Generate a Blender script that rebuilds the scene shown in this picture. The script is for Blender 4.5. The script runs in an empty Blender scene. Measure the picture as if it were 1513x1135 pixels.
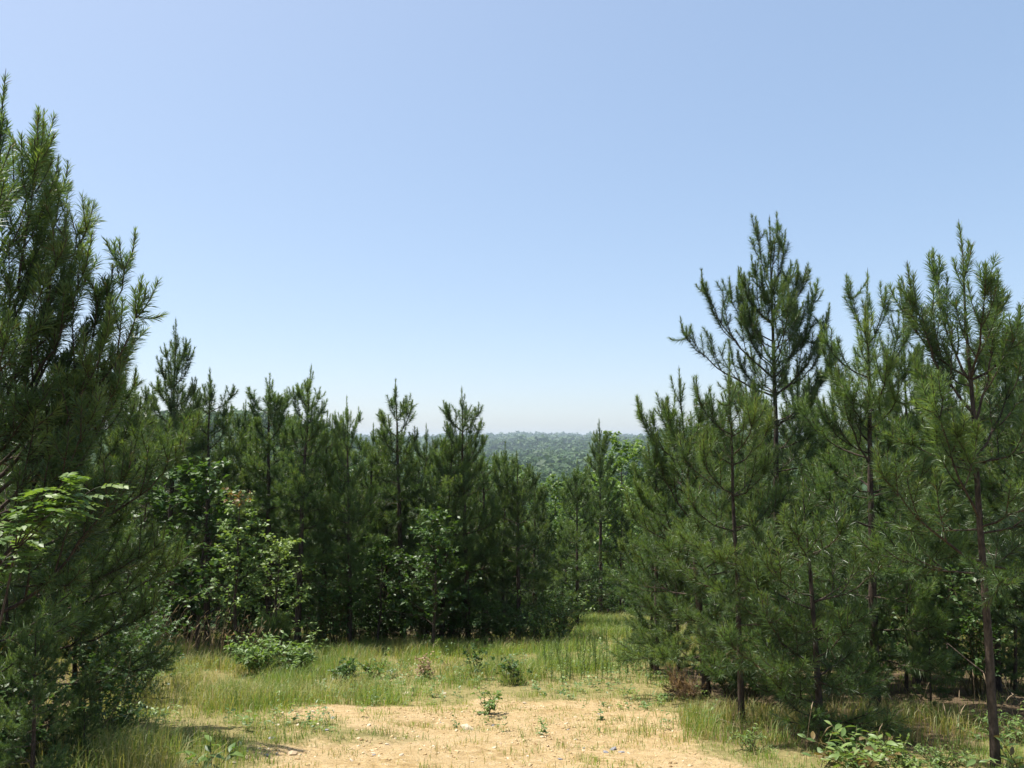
import bpy, math
import numpy as np

scene = bpy.context.scene
R = math.radians

# ------------------------------------------------------------------ camera
PITCH = R(4.0)
FPX, CX, CY = 1176.0, 756.5, 567.5            # the photograph's own pixels (1513 x 1135)
cam_d = bpy.data.cameras.new("camera")
cam = bpy.data.objects.new("camera", cam_d)
scene.collection.objects.link(cam)
cam_d.sensor_width = 36.0
cam_d.lens = 36.0 * FPX / 1513.0
cam_d.clip_start = 0.05
cam_d.clip_end = 30000.0
cam.location = (0, 0, 0)                       # eye height is z = 0
cam.rotation_euler = (math.pi / 2 + PITCH, 0, 0)
scene.camera = cam

# ------------------------------------------------------------------ sky, sun, exposure
SUN_EL = R(66.0)
SUN_AZ = R(-66.0)                              # clockwise from straight ahead (+Y); negative = left
world = bpy.data.worlds.new("World")
scene.world = world
world.use_nodes = True
wn = world.node_tree
bg = wn.nodes["Background"]
sky = wn.nodes.new("ShaderNodeTexSky")
sky.sky_type = 'NISHITA'
sky.sun_disc = False
sky.sun_elevation = SUN_EL
sky.sun_rotation = SUN_AZ
sky.altitude = 500.0
sky.air_density = 0.8
sky.dust_density = 2.0
sky.ozone_density = 3.5
soft = wn.nodes.new("ShaderNodeGamma")              # hazy summer sky: softer contrast over the whole dome
soft.inputs[1].default_value = 0.48
wn.links.new(sky.outputs[0], soft.inputs[0])
deep = wn.nodes.new("ShaderNodeHueSaturation")
deep.inputs["Saturation"].default_value = 1.34
wn.links.new(soft.outputs[0], deep.inputs["Color"])
wn.links.new(deep.outputs[0], bg.inputs[0])
bg.inputs[1].default_value = 0.148
sun_d = bpy.data.lights.new("sun", 'SUN')
sun_d.energy = 2.85
sun_d.angle = R(0.53)
sun_d.color = (1.0, 0.95, 0.87)
sun = bpy.data.objects.new("sun", sun_d)
scene.collection.objects.link(sun)
sun.location = (-30, 10, 60)
sun.rotation_euler = (math.pi / 2 - SUN_EL, 0, math.pi - SUN_AZ)
vs = scene.view_settings
vs.view_transform = 'Standard'
vs.look = 'None'
vs.gamma = 1.0
vs.use_curve_mapping = False
vs.exposure = 1.62
scene.render.engine = 'CYCLES'
cy = scene.cycles
cy.use_denoising = True
cy.denoiser = 'OPENIMAGEDENOISE'
cy.denoising_input_passes = 'RGB_ALBEDO_NORMAL'
cy.max_bounces = 6
cy.diffuse_bounces = 3
cy.glossy_bounces = 2
cy.transmission_bounces = 4
cy.transparent_max_bounces = 4
cy.volume_bounces = 0
cy.sample_clamp_indirect = 6.0

# ------------------------------------------------------------------ numeric helpers
def nrm(v):
    return v / np.maximum(np.linalg.norm(v, axis=-1, keepdims=True), 1e-9)

def hash2(ix, iy, seed):
    h = (ix.astype(np.int64) * 374761393 + iy.astype(np.int64) * 668265263 + seed * 1442695041) & 0x7fffffff
    h = ((h ^ (h >> 13)) * 1274126177) & 0x7fffffff
    h = h ^ (h >> 16)
    return (h & 0xffff) / 65535.0

def vnoise(x, y, s, seed=0):
    x = np.asarray(x, float) / s
    y = np.asarray(y, float) / s
    ix, iy = np.floor(x), np.floor(y)
    fx, fy = x - ix, y - iy
    fx = fx * fx * (3 - 2 * fx)
    fy = fy * fy * (3 - 2 * fy)
    a = hash2(ix, iy, seed); b = hash2(ix + 1, iy, seed)
    c = hash2(ix, iy + 1, seed); d = hash2(ix + 1, iy + 1, seed)
    return (a * (1 - fx) + b * fx) * (1 - fy) + (c * (1 - fx) + d * fx) * fy - 0.5

def sstep(a, b, x):
    t = np.clip((np.asarray(x, float) - a) / (b - a), 0, 1)
    return t * t * (3 - 2 * t)

# ------------------------------------------------------------------ terrain
EYE, SLOPE = 1.65, 0.176
def profile(y):
    y = np.asarray(y, float)
    z = -EYE - SLOPE * np.minimum(y, 22)
    z = z - 0.215 * np.clip(y - 22, 0, 190)
    z = z - 0.05 * np.clip(y - 212, 0, 120)
    return z

def gz(x, y):
    x = np.asarray(x, float); y = np.asarray(y, float)
    z = profile(np.where(y < 0, y * 0.4, y))
    near = 1 - sstep(60, 200, y)
    z = z + near * (0.16 * vnoise(x, y, 3.1, 1) + 0.07 * vnoise(x, y, 0.9, 2) + 0.025 * vnoise(x, y, 0.33, 3))
    z = z + 0.041 * np.clip(y - 15.5, 0, 13.5) * sstep(0.4, 2.4, x) * (1 - sstep(29.5, 40, y))
    far = sstep(150, 400, y)
    z = z + far * (16 * vnoise(x, y, 420, 5) + 9 * vnoise(x, y, 170, 6))
    # wooded ridge to the left, low one to the right, blue ridges far off
    ang = x / np.maximum(y, 1)
    z = z + 62 * np.exp(-((y - 720) / 190) ** 2) * sstep(-0.02, -0.34, ang)
    z = z + 47 * np.exp(-((y - 900) / 240) ** 2) * sstep(0.07, 0.22, ang)
    z = z + 22 * np.exp(-((y - 2300) / 420) ** 2) * (0.6 + 2.0 * vnoise(x, y, 330, 8))
    z = z + 24 * sstep(2400, 3400, y)
    z = z + 46 * np.exp(-((y - 5200) / 800) ** 2) * (0.7 + 1.6 * vnoise(x, y * 0.3, 700, 9))
    return z

def ray(px, py):
    u, v = (px - CX) / FPX, (CY - py) / FPX
    return np.array([u, math.cos(PITCH) - v * math.sin(PITCH), math.sin(PITCH) + v * math.cos(PITCH)])

def at(px, py, d):
    """world point seen at that pixel, d metres straight ahead"""
    r = ray(px, py)
    return r * (d / r[1])

def on_ground(px, py):
    r = ray(px, py)
    t = 2.0
    for _ in range(4000):
        p = r * t
        if p[2] < gz(p[0], p[1]):
            return p
        t += 0.02
    return p

# ------------------------------------------------------------------ mesh helpers
col = scene.collection

class MB:
    """collects triangles for ONE mesh object, with a per-vertex tint"""
    def __init__(self):
        self.V, self.T, self.C, self.n = [], [], [], 0
    def add(self, V, T, c=0.5):
        V = np.asarray(V, float); T = np.asarray(T, int)
        self.V.append(V); self.T.append(T + self.n)
        self.C.append(np.broadcast_to(np.asarray(c, float), (len(V),)).copy())
        self.n += len(V)
    def mesh(self, name, mat, smooth=False):
        V = np.concatenate(self.V); T = np.concatenate(self.T); C = np.concatenate(self.C)
        me = bpy.data.meshes.new(name)
        me.vertices.add(len(V)); me.vertices.foreach_set("co", V.ravel().astype(np.float32))
        me.loops.add(T.size); me.loops.foreach_set("vertex_index", T.ravel().astype(np.int32))
        me.polygons.add(len(T))
        me.polygons.foreach_set("loop_start", np.arange(0, T.size, 3, dtype=np.int32))
        if smooth:
            me.polygons.foreach_set("use_smooth", np.ones(len(T), dtype=bool))
        a = me.attributes.new("tint", 'FLOAT', 'POINT')
        a.data.foreach_set("value", C.astype(np.float32))
        me.update(calc_edges=True)
        me.materials.append(mat)
        return me

def link(name, data, parent=None):
    o = bpy.data.objects.new(name, data)
    col.objects.link(o)
    o.parent = parent
    return o

def tag(o, label=None, cat=None, group=None, kind=None):
    if label: o["label"] = label
    if cat: o["category"] = cat
    if group: o["group"] = group
    if kind: o["kind"] = kind
    return o

def root(name, loc, rz=0.0, s=1.0):
    o = link(name, None)
    o.location = loc
    o.rotation_euler = (0, 0, rz)
    o.scale = (s, s, s)
    return o

def tube(mb, pts, rad, sides=6, tint=0.5):
    pts = np.asarray(pts, float); n = len(pts)
    rad = np.broadcast_to(np.asarray(rad, float), (n,))
    tg = nrm(np.gradient(pts, axis=0))
    ref = np.array([1.0, 0, 0]) if abs(tg[0][2]) > 0.8 else np.array([0, 0, 1.0])
    a = nrm(np.cross(tg, ref)); b = np.cross(tg, a)
    th = np.linspace(0, 2 * math.pi, sides, endpoint=False)
    V = pts[:, None, :] + rad[:, None, None] * (np.cos(th)[None, :, None] * a[:, None, :] + np.sin(th)[None, :, None] * b[:, None, :])
    V = V.reshape(-1, 3)
    i = np.arange(n - 1)[:, None] * sides + np.arange(sides)[None, :]
    j = np.arange(n - 1)[:, None] * sides + (np.arange(sides)[None, :] + 1) % sides
    T = np.concatenate([np.stack([i, j, j + sides], -1).reshape(-1, 3), np.stack([i, j + sides, i + sides], -1).reshape(-1, 3)])
    mb.add(V, T, tint)

def bez(p0, p1, p2, n):
    t = np.linspace(0, 1, n)[:, None]
    return (1 - t) ** 2 * p0 + 2 * t * (1 - t) * p1 + t * t * p2

# ------------------------------------------------------------------ materials
def new_mat(name):
    m = bpy.data.materials.new(name); m.use_nodes = True
    nt = m.node_tree; nt.nodes.clear()
    out = nt.nodes.new("ShaderNodeOutputMaterial")
    return m, nt, out

def ramp(nt, stops, fac):
    r = nt.nodes.new("ShaderNodeValToRGB")
    e = r.color_ramp.elements
    while len(e) < len(stops): e.new(0.5)
    for k, (p, c) in enumerate(stops):
        e[k].position = p; e[k].color = (*c, 1)
    nt.links.new(fac, r.inputs[0])
    return r.outputs[0]

def noise(nt, scale, detail=4, coord=None, rough=0.55):
    n = nt.nodes.new("ShaderNodeTexNoise")
    n.inputs["Scale"].default_value = scale; n.inputs["Detail"].default_value = detail
    n.inputs["Roughness"].default_value = rough
    if coord is not None: nt.links.new(coord, n.inputs["Vector"])
    return n.outputs[0]

def foliage_mat(name, stops, rough=0.5, spec=0.4, transl=0.3, vary=0.25):
    """green ramp driven by the per-leaf tint; each plant shifts a little in value"""
    m, nt, out = new_mat(name)
    at_ = nt.nodes.new("ShaderNodeAttribute"); at_.attribute_name = "tint"
    c = ramp(nt, stops, at_.outputs["Fac"])
    oi = nt.nodes.new("ShaderNodeObjectInfo")
    mr = nt.nodes.new("ShaderNodeMapRange")
    mr.inputs[3].default_value = 1 - vary; mr.inputs[4].default_value = 1 + vary
    nt.links.new(oi.outputs["Random"], mr.inputs[0])
    hsv = nt.nodes.new("ShaderNodeHueSaturation")
    nt.links.new(mr.outputs[0], hsv.inputs["Value"]); nt.links.new(c, hsv.inputs["Color"])
    p = nt.nodes.new("ShaderNodeBsdfPrincipled")
    p.inputs["Roughness"].default_value = rough
    p.inputs["Specular IOR Level"].default_value = spec
    nt.links.new(hsv.outputs[0], p.inputs["Base Color"])
    t = nt.nodes.new("ShaderNodeBsdfTranslucent")
    g = nt.nodes.new("ShaderNodeMix"); g.data_type = 'RGBA'; g.blend_type = 'MULTIPLY'; g.inputs[0].default_value = 1
    nt.links.new(hsv.outputs[0], g.inputs[6]); g.inputs[7].default_value = (1.5, 1.55, 0.6, 1)
    nt.links.new(g.outputs[2], t.inputs[0])
    mx = nt.nodes.new("ShaderNodeMixShader"); mx.inputs[0].default_value = transl
    nt.links.new(p.outputs[0], mx.inputs[1]); nt.links.new(t.outputs[0], mx.inputs[2])
    nt.links.new(mx.outputs[0], out.inputs[0])
    return m

def bark_mat(name, dark, light, scale=30):
    m, nt, out = new_mat(name)
    tc = nt.nodes.new("ShaderNodeTexCoord")
    mp = nt.nodes.new("ShaderNodeMapping"); mp.inputs["Scale"].default_value = (1, 1, 0.35)
    nt.links.new(tc.outputs["Object"], mp.inputs[0])
    n = noise(nt, scale, 6, mp.outputs[0], 0.65)
    c = ramp(nt, [(0.35, dark), (0.68, light)], n)
    p = nt.nodes.new("ShaderNodeBsdfPrincipled"); p.inputs["Roughness"].default_value = 0.9
    p.inputs["Specular IOR Level"].default_value = 0.15
    nt.links.new(c, p.inputs["Base Color"])
    b = nt.nodes.new("ShaderNodeBump"); b.inputs["Strength"].default_value = 0.8; b.inputs["Distance"].default_value = 0.02
    nt.links.new(n, b.inputs["Height"]); nt.links.new(b.outputs[0], p.inputs["Normal"])
    nt.links.new(p.outputs[0], out.inputs[0])
    return m

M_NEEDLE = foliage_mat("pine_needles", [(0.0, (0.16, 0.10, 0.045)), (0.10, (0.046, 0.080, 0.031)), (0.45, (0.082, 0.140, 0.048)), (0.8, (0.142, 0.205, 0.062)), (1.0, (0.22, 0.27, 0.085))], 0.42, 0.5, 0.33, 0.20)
M_LEAF = foliage_mat("broad_leaf", [(0.0, (0.15, 0.05, 0.025)), (0.08, (0.040, 0.082, 0.022)), (0.55, (0.075, 0.140, 0.032)), (1.0, (0.16, 0.24, 0.055))], 0.46, 0.40, 0.34, 0.14)
M_LEAF_PALE = foliage_mat("pale_leaf", [(0.0, (0.22, 0.11, 0.05)), (0.08, (0.08, 0.14, 0.045)), (0.55, (0.145, 0.225, 0.07)), (1.0, (0.24, 0.31, 0.09))], 0.46, 0.40, 0.34, 0.1)
M_FAR = foliage_mat("forest_leaf", [(0.0, (0.030, 0.062, 0.022)), (0.5, (0.055, 0.105, 0.030)), (1.0, (0.095, 0.150, 0.042))], 0.6, 0.2, 0.2, 0.0)
M_GRASS = foliage_mat("grass_blade", [(0.0, (0.34, 0.25, 0.12)), (0.16, (0.33, 0.30, 0.12)), (0.30, (0.12, 0.185, 0.042)), (0.7, (0.185, 0.26, 0.055)), (1.0, (0.28, 0.33, 0.075))], 0.5, 0.35, 0.35, 0.05)
M_SEED = foliage_mat("dry_seed_head", [(0.0, (0.30, 0.20, 0.12)), (0.5, (0.42, 0.31, 0.20)), (1.0, (0.55, 0.44, 0.30))], 0.7, 0.2, 0.25, 0.1)
M_DEAD = foliage_mat("dead_needles", [(0.0, (0.20, 0.135, 0.08)), (0.5, (0.31, 0.215, 0.14)), (1.0, (0.42, 0.31, 0.21))], 0.8, 0.1, 0.2, 0.1)
M_BARK = bark_mat("pine_bark", (0.032, 0.025, 0.020), (0.125, 0.092, 0.072), 26)
M_STEM = bark_mat("green_stem", (0.07, 0.07, 0.03), (0.16, 0.13, 0.07), 40)

# ------------------------------------------------------------------ ground
def poly_world(pix):
    return np.array([on_ground(px, py)[:2] for px, py in pix])

def poly_sd(P, x, y):
    """signed distance to a polygon, negative inside"""
    x = np.asarray(x, float); y = np.asarray(y, float)
    d = np.full(x.shape, 1e9); inside = np.zeros(x.shape, bool)
    for k in range(len(P)):
        a, b = P[k], P[(k + 1) % len(P)]
        e = b - a
        t = np.clip(((x - a[0]) * e[0] + (y - a[1]) * e[1]) / (e @ e), 0, 1)
        d = np.minimum(d, np.hypot(x - a[0] - t * e[0], y - a[1] - t * e[1]))
        c = ((a[1] > y) != (b[1] > y)) & (x < (b[0] - a[0]) * (y - a[1]) / (b[1] - a[1] + 1e-12) + a[0])
        inside ^= c
    return np.where(inside, -d, d)

DIRT = np.vstack([poly_world([(330, 1128), (400, 1092), (490, 1058), (560, 1036), (660, 1024), (790, 1032), (880, 1040), (945, 1052), (985, 1075), (1015, 1105), (1040, 1130)]), [[2.0, 5.5], [1.9, 2.0], [-2.4, 2.0], [-2.7, 5.5]]])
ISLES = [(poly_world([(735, 1046)])[0], 0.75), (poly_world([(500, 1105)])[0], 0.30), (poly_world([(880, 1122)])[0], 0.45), (poly_world([(700, 1118)])[0], 0.3), (poly_world([(960, 1120)])[0], 0.4), (poly_world([(800, 1124)])[0], 0.3), (poly_world([(590, 1066)])[0], 0.3), (poly_world([(930, 1078)])[0], 0.28), (poly_world([(640, 1050)])[0], 0.35)]
OPEN = np.vstack([poly_world([(185, 1100), (120, 1060), (190, 1000), (215, 965), (330, 958), (480, 958), (600, 958), (740, 950), (830, 940)]), [[1.9, 23.0], [2.3, 29.5], [4.9, 29.5], [4.9, 24.0]], poly_world([(975, 985), (1000, 1040), (1050, 1090), (1200, 1115), (1400, 1110), (1513, 1095)]), [[6.5, 6.5], [6.0, 0.0], [-4.0, 0.0], [-3.6, 6.0]]])

def masks(x, y):
    sd = poly_sd(DIRT, x, y) + 2.4 * vnoise(x, y, 1.5, 11) + 1.7 * vnoise(x, y, 0.5, 12) + 0.6 * vnoise(x, y, 0.17, 15)
    dirt = 1 - sstep(-0.75, 0.65, sd)
    so = poly_sd(OPEN, x, y) + 0.8 * vnoise(x, y, 1.1, 14)
    wood = sstep(-0.15, 0.7, so)                # pine litter under the trees
    return dirt, wood, so

def axis(lo, hi, step, lo_end, hi_end, g=1.13):
    mid = np.arange(lo, hi + 1e-6, step)
    up, s, v = [], step, hi
    while v < hi_end: s *= g; v += s; up.append(v)
    dn, s, v = [], step, lo
    while v > lo_end: s *= g; v -= s; dn.append(v)
    return np.concatenate([dn[::-1], mid, up])

gx = axis(-11, 11, 0.2, -6000, 6000)
gy = axis(4, 28, 0.2, -60, 9000, 1.07)
X, Y = np.meshgrid(gx, gy)
Z = gz(X, Y)
nx, ny = len(gx), len(gy)
ii = (np.arange(ny - 1)[:, None] * nx + np.arange(nx - 1)[None, :]).ravel()
T = np.concatenate([np.stack([ii, ii + 1, ii + nx + 1], -1), np.stack([ii, ii + nx + 1, ii + nx], -1)])
gm = MB()
d_, w_, _ = masks(X.ravel(), Y.ravel())
gm.add(np.stack([X.ravel(), Y.ravel(), Z.ravel()], -1), T, d_)

def ground_mat():
    m, nt, out = new_mat("ground")
    L = nt.links.new
    geo = nt.nodes.new("ShaderNodeNewGeometry")
    P = geo.outputs["Position"]
    def attr(n):
        a = nt.nodes.new("ShaderNodeAttribute"); a.attribute_name = n; return a.outputs["Fac"]
    def math_(op, a, b):
        n = nt.nodes.new("ShaderNodeMath"); n.operation = op
        for k, v in ((0, a), (1, b)):
            if isinstance(v, (int, float)): n.inputs[k].default_value = v
            else: L(v, n.inputs[k])
        return n.outputs[0]
    def mix(f, a, b):
        n = nt.nodes.new("ShaderNodeMix"); n.data_type = 'RGBA'
        L(f, n.inputs[0]); L(a, n.inputs[6]); L(b, n.inputs[7]); return n.outputs[2]
    def clampramp(v, lo, hi):
        n = nt.nodes.new("ShaderNodeMapRange"); n.clamp = True
        L(v, n.inputs[0]); n.inputs[1].default_value = lo; n.inputs[2].default_value = hi
        return n.outputs[0]
    big, mid_, fine = noise(nt, 1.4, 5, P), noise(nt, 9, 6, P, 0.7), noise(nt, 60, 4, P, 0.7)
    dirt = ramp(nt, [(0.30, (0.18, 0.12, 0.052)), (0.48, (0.38, 0.265, 0.122)), (0.66, (0.54, 0.415, 0.23))], mid_)
    dirt2 = ramp(nt, [(0.3, (0.31, 0.205, 0.09)), (0.7, (0.57, 0.445, 0.26))], fine)
    dirt = mix(clampramp(big, 0.3, 0.7), dirt, dirt2)
    vor = nt.nodes.new("ShaderNodeTexVoronoi"); vor.inputs["Scale"].default_value = 34; L(P, vor.inputs["Vector"])
    peb = clampramp(vor.outputs["Distance"], 0.34, 0.22)
    pc = ramp(nt, [(0.2, (0.32, 0.24, 0.15)), (0.6, (0.55, 0.45, 0.31)), (0.9, (0.68, 0.60, 0.48))], vor.outputs["Color"])
    dirt = mix(math_('MULTIPLY', peb, clampramp(mid_, 0.42, 0.62)), dirt, pc)
    soil = ramp(nt, [(0.3, (0.17, 0.14, 0.06)), (0.5, (0.25, 0.215, 0.09)), (0.72, (0.38, 0.29, 0.14))], mid_)
    lit = ramp(nt, [(0.3, (0.06, 0.045, 0.028)), (0.55, (0.14, 0.10, 0.06)), (0.75, (0.26, 0.19, 0.13))], noise(nt, 22, 7, P, 0.75))
    forest = ramp(nt, [(0.3, (0.022, 0.045, 0.016)), (0.7, (0.05, 0.085, 0.026))], noise(nt, 0.05, 6, P))
    c = mix(attr("wood"), soil, lit)
    c = mix(clampramp(math_('ADD', attr("tint"), math_('MULTIPLY', math_('SUBTRACT', mid_, 0.5), 0.9)), 0.15, 0.75), c, dirt)
    c = mix(attr("far"), c, forest)
    p = nt.nodes.new("ShaderNodeBsdfPrincipled"); p.inputs["Roughness"].default_value = 0.95
    p.inputs["Specular IOR Level"].default_value = 0.1
    L(c, p.inputs["Base Color"])
    b = nt.nodes.new("ShaderNodeBump"); b.inputs["Strength"].default_value = 0.8; b.inputs["Distance"].default_value = 0.045
    L(math_('ADD', math_('ADD', mid_, math_('MULTIPLY', fine, 0.5)), math_('MULTIPLY', peb, 0.35)), b.inputs["Height"])
    L(b.outputs[0], p.inputs["Normal"])
    L(p.outputs[0], out.inputs[0])
    return m

gme = gm.mesh("ground", ground_mat(), smooth=True)
a = gme.attributes.new("wood", 'FLOAT', 'POINT'); a.data.foreach_set("value", w_.astype(np.float32))
a = gme.attributes.new("far", 'FLOAT', 'POINT'); a.data.foreach_set("value", sstep(28, 60, Y.ravel()).astype(np.float32))
tag(link("ground", gme), kind="structure")

# ------------------------------------------------------------------ pines
UP = np.array([0, 0, 1.0])

def needles(mb, segs, dens, length, hw, rng, bend):
    """segs rows: p(3) q(3) age_p age_q tint, age 0 at the shoot tip, 1 where needles end"""
    S = np.array(segs)
    p, q = S[:, :3], S[:, 3:6]
    n = np.maximum(1, (np.linalg.norm(q - p, axis=1) * dens * (1.25 - 0.75 * (S[:, 6] + S[:, 7]) / 2) + rng.random(len(S)))).astype(int)
    idx = np.repeat(np.arange(len(S)), n); N = len(idx)
    t = rng.random(N)
    b = p[idx] + (q - p)[idx] * t[:, None]
    age = S[idx, 6] * (1 - t) + S[idx, 7] * t
    ax = nrm(q - p)[idx]
    rnd = rng.normal(size=(N, 3))
    rad = nrm(rnd - (rnd * ax).sum(1, keepdims=True) * ax)
    a = np.radians(24 + 38 * np.sqrt(np.clip(age * 1.3, 0, 1)) + rng.normal(0, 9, N))
    d = ax * np.cos(a)[:, None] + rad * np.sin(a)[:, None]
    ln = length * (0.70 + 0.45 * rng.random(N)) * (0.62 + 0.38 * np.clip(age * 4, 0, 1))
    tip = b + d * ln[:, None]
    tip[:, 2] -= ln * (0.05 + 0.22 * np.clip(age, 0, 1) * rng.random(N))
    side = nrm(np.cross(d, rng.normal(size=(N, 3)))) * hw
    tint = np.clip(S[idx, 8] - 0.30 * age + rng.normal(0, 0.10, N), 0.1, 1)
    dead = rng.random(N) < 0.025 + 0.05 * (age > 0.8)
    tint = np.where(dead, 0.02, tint)
    if bend:
        m = b + d * (ln * 0.55)[:, None]
        V = np.stack([b - side * .7, b + side * .7, m - side, m + side, tip], 1).reshape(-1, 3)
        k = np.arange(N)[:, None] * 5
        T = np.concatenate([k + [0, 1, 3], k + [0, 3, 2], k + [2, 3, 4]])
        mb.add(V, T, np.repeat(tint, 5))
    else:
        V = np.stack([b - side, b + side, tip], 1).reshape(-1, 3)
        k = np.arange(N)[:, None] * 3
        mb.add(V, k + [0, 1, 2], np.repeat(tint, 3))

def make_pine(seed, H, base, rad, near=False, whorl=0.42, r0=None, tips=(), steep=1.0, dens=200, nl=0.125, hw=0.0026, skip=0.0, lean=(0, 0), topw=3, lead=0.8):
    """returns trunk mesh and crown mesh. tips: (attach height, x, y, z) limbs reaching given points"""
    rng = np.random.default_rng(seed)
    wood, crown, segs = MB(), MB(), []
    parts = []
    r0 = r0 or 0.0095 * H + 0.012
    n = 16
    tz = np.linspace(0, 1, n)
    tp = np.stack([lean[0] * tz ** 1.2 + np.cumsum(rng.normal(0, .008, n)) * H / 6, lean[1] * tz ** 1.2 + np.cumsum(rng.normal(0, .008, n)) * H / 6, tz * H], -1)
    tp[0, :2] = 0
    tr = r0 * (1 - tz) ** 0.85 + 0.006
    tr[0] *= 1.25
    tp2 = tp.copy(); tp2[0, 2] -= 0.25
    tube(wood, tp2, tr, 10 if near else 7)
    def trunk_at(z):
        return np.array([np.interp(z, tp[:, 2], tp[:, 0]), np.interp(z, tp[:, 2], tp[:, 1]), z])
    def bear(pts, span, tint):
        """mark the outer span metres of an axis as needle-bearing"""
        seg = np.linalg.norm(np.diff(pts, axis=0), axis=1)
        s = np.concatenate([[0], np.cumsum(seg)]); Ltot = s[-1]
        for k in range(len(pts) - 1):
            a0 = (Ltot - s[k]) / span; a1 = (Ltot - s[k + 1]) / span
            if a1 > 1: continue
            segs.append((*pts[k], *pts[k + 1], min(a0, 1), a1, tint))
    def candle(p, d, l):
        tube(wood, [p, p + d * l * 0.6, p + d * l], [0.0065, 0.0055, 0.002], 4, 0.9)
        segs.append((*(p), *(p + d * l * 0.8), 0.02, 0.0, 0.75))
    def shoot(p0, d0, L, up, lvl, tint, cand):
        k = 4 if L < 0.5 else 6
        pts, d = [p0], d0
        for i in range(k):
            d = nrm(d + UP * up / k + rng.normal(0, 0.05, 3)); pts.append(pts[-1] + d * L / k)
        pts = np.array(pts)
        tube(wood, pts, np.linspace(0.004 + 0.007 * L, 0.003, k + 1), 4, 0.5)
        bear(pts, 0.52, tint)
        if cand: candle(pts[-1], nrm(d + UP * 0.3), rng.uniform(0.05, 0.13))
        if lvl > 0 and L > 0.34:
            for s in np.arange(0.45, 0.95, 0.26 / L):
                q = pts[0] + (np.array([np.interp(s, np.linspace(0, 1, k + 1), pts[:, c]) for c in range(3)]) - pts[0])
                tg = nrm(pts[-1] - pts[0])
                sv = nrm(np.cross(tg, UP) + 1e-6) * rng.choice([-1, 1]) + UP * rng.normal(0.15, 0.3)
                shoot(q, nrm(tg + nrm(sv) * rng.uniform(0.5, 0.95)), rng.uniform(0.14, 0.3), 0.5, lvl - 1, tint + rng.normal(0, .06), False)
    def limb(p0, p1, p2, young):
        Lb = np.linalg.norm(p1 - p0) + np.linalg.norm(p2 - p1)
        k = max(5, int(Lb / 0.16))
        pts = bez(p0, p1, p2, k + 1)
        pts[1:-1] += rng.normal(0, 0.012, (k - 1, 3))
        tube(wood, pts, np.linspace(0.006 + 0.0060 * Lb, 0.0035, k + 1), 5, 0.5)
        tint = 0.55 + rng.normal(0, 0.12)
        bear(pts, 0.75, tint)
        L = np.linalg.norm(p2 - p0)
        if young: candle(pts[-1], nrm(pts[-1] - pts[-2] + UP * 0.5), rng.uniform(0.12, 0.28))
        step = 0.38 if young else 0.30
        for s in np.arange(max(0.28 * Lb, Lb - 1.9), Lb - 0.06, step):
            f = s / Lb
            q = bez(p0, p1, p2, 101)[int(f * 100)]
            q2 = bez(p0, p1, p2, 101)[min(100, int(f * 100) + 4)]
            tg = nrm(q2 - q)
            sv0 = nrm(np.cross(tg, UP) + 1e-6)
            for m in range(2 if young or s > Lb - 0.5 else rng.integers(2, 4)):
                ph = [0, math.pi, math.pi / 2][m] + rng.normal(0, 0.5)
                sv = sv0 * math.cos(ph) + np.cross(sv0, tg) * math.sin(ph)
                if sv[2] < -0.3: sv[2] *= -0.6
                l = min((0.34 if young else 0.42) * (Lb - s) + rng.uniform(0.14, 0.32), 0.8)
                shoot(q, nrm(tg + sv * rng.uniform(0.5, 0.85)), l, (1.2 if young else 0.55) * steep, 1 if l > 0.4 else 0, tint + rng.normal(0, .08), young and rng.random() < 0.5)
        for m in range(3):
            shoot(pts[-2], nrm(pts[-1] - pts[-2] + rng.normal(0, 0.24 if young else 0.38, 3) + UP * 0.2), rng.uniform(0.12, 0.26), 0.7, 0, tint + 0.08, young and rng.random() < 0.6)
    # leader
    bear(np.array([trunk_at(q) for q in np.linspace(H - 1.1 * min(1, H / 4), H, 8)]), 1.15, 0.6)
    candle(tp[-1], nrm(UP + rng.normal(0, 0.04, 3)), 0.42 * min(1, H / 4))
    for m in range(topw):
        a = m * 2.4 + rng.random(); d = nrm(np.array([math.cos(a), math.sin(a), rng.uniform(1.6, 2.6)]))
        shoot(tp[-1] - UP * rng.uniform(0.12, 0.4), d, rng.uniform(0.16, 0.32), 0.9, 0, 0.6, True)
    z = H - lead
    while z > base:
        rel = (H - z) / (H - base)
        prof = (0.10 + 0.90 * rel ** 0.72) * (1 - 0.22 * max(0, (rel - 0.75) / 0.25))
        nb = rng.integers(4, 6) if rel < 0.45 else rng.integers(4, 6) if rel < 0.75 else rng.integers(3, 5)
        ph0 = rng.random() * 6.28
        for m in range(nb):
            if rng.random() < skip: continue
            a = ph0 + m * 6.283 / nb + rng.normal(0, 0.25)
            L = rad * prof * rng.uniform(0.70, 1.18)
            el = R(66 - 72 * min(1, rel * 1.05)) * steep + rng.normal(0, 0.10)
            o = np.array([math.cos(a), math.sin(a), 0])
            p0 = trunk_at(z + rng.normal(0, .04))
            rise = min(L * math.tan(min(el, 1.2)), 0.66 * (H - z) * rng.uniform(0.8, 1.15))
            p2 = p0 + o * L + UP * (rise + 0.10 * L)
            p1 = p0 + o * L * (0.80 if rel < 0.6 else 0.62) + UP * rise * (0.34 if rel < 0.6 else 0.36)
            limb(p0, p1, p2, rel < 0.62)
        z -= whorl * rng.uniform(0.8, 1.2) * (1.05 + 0.1 * rel)
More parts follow.
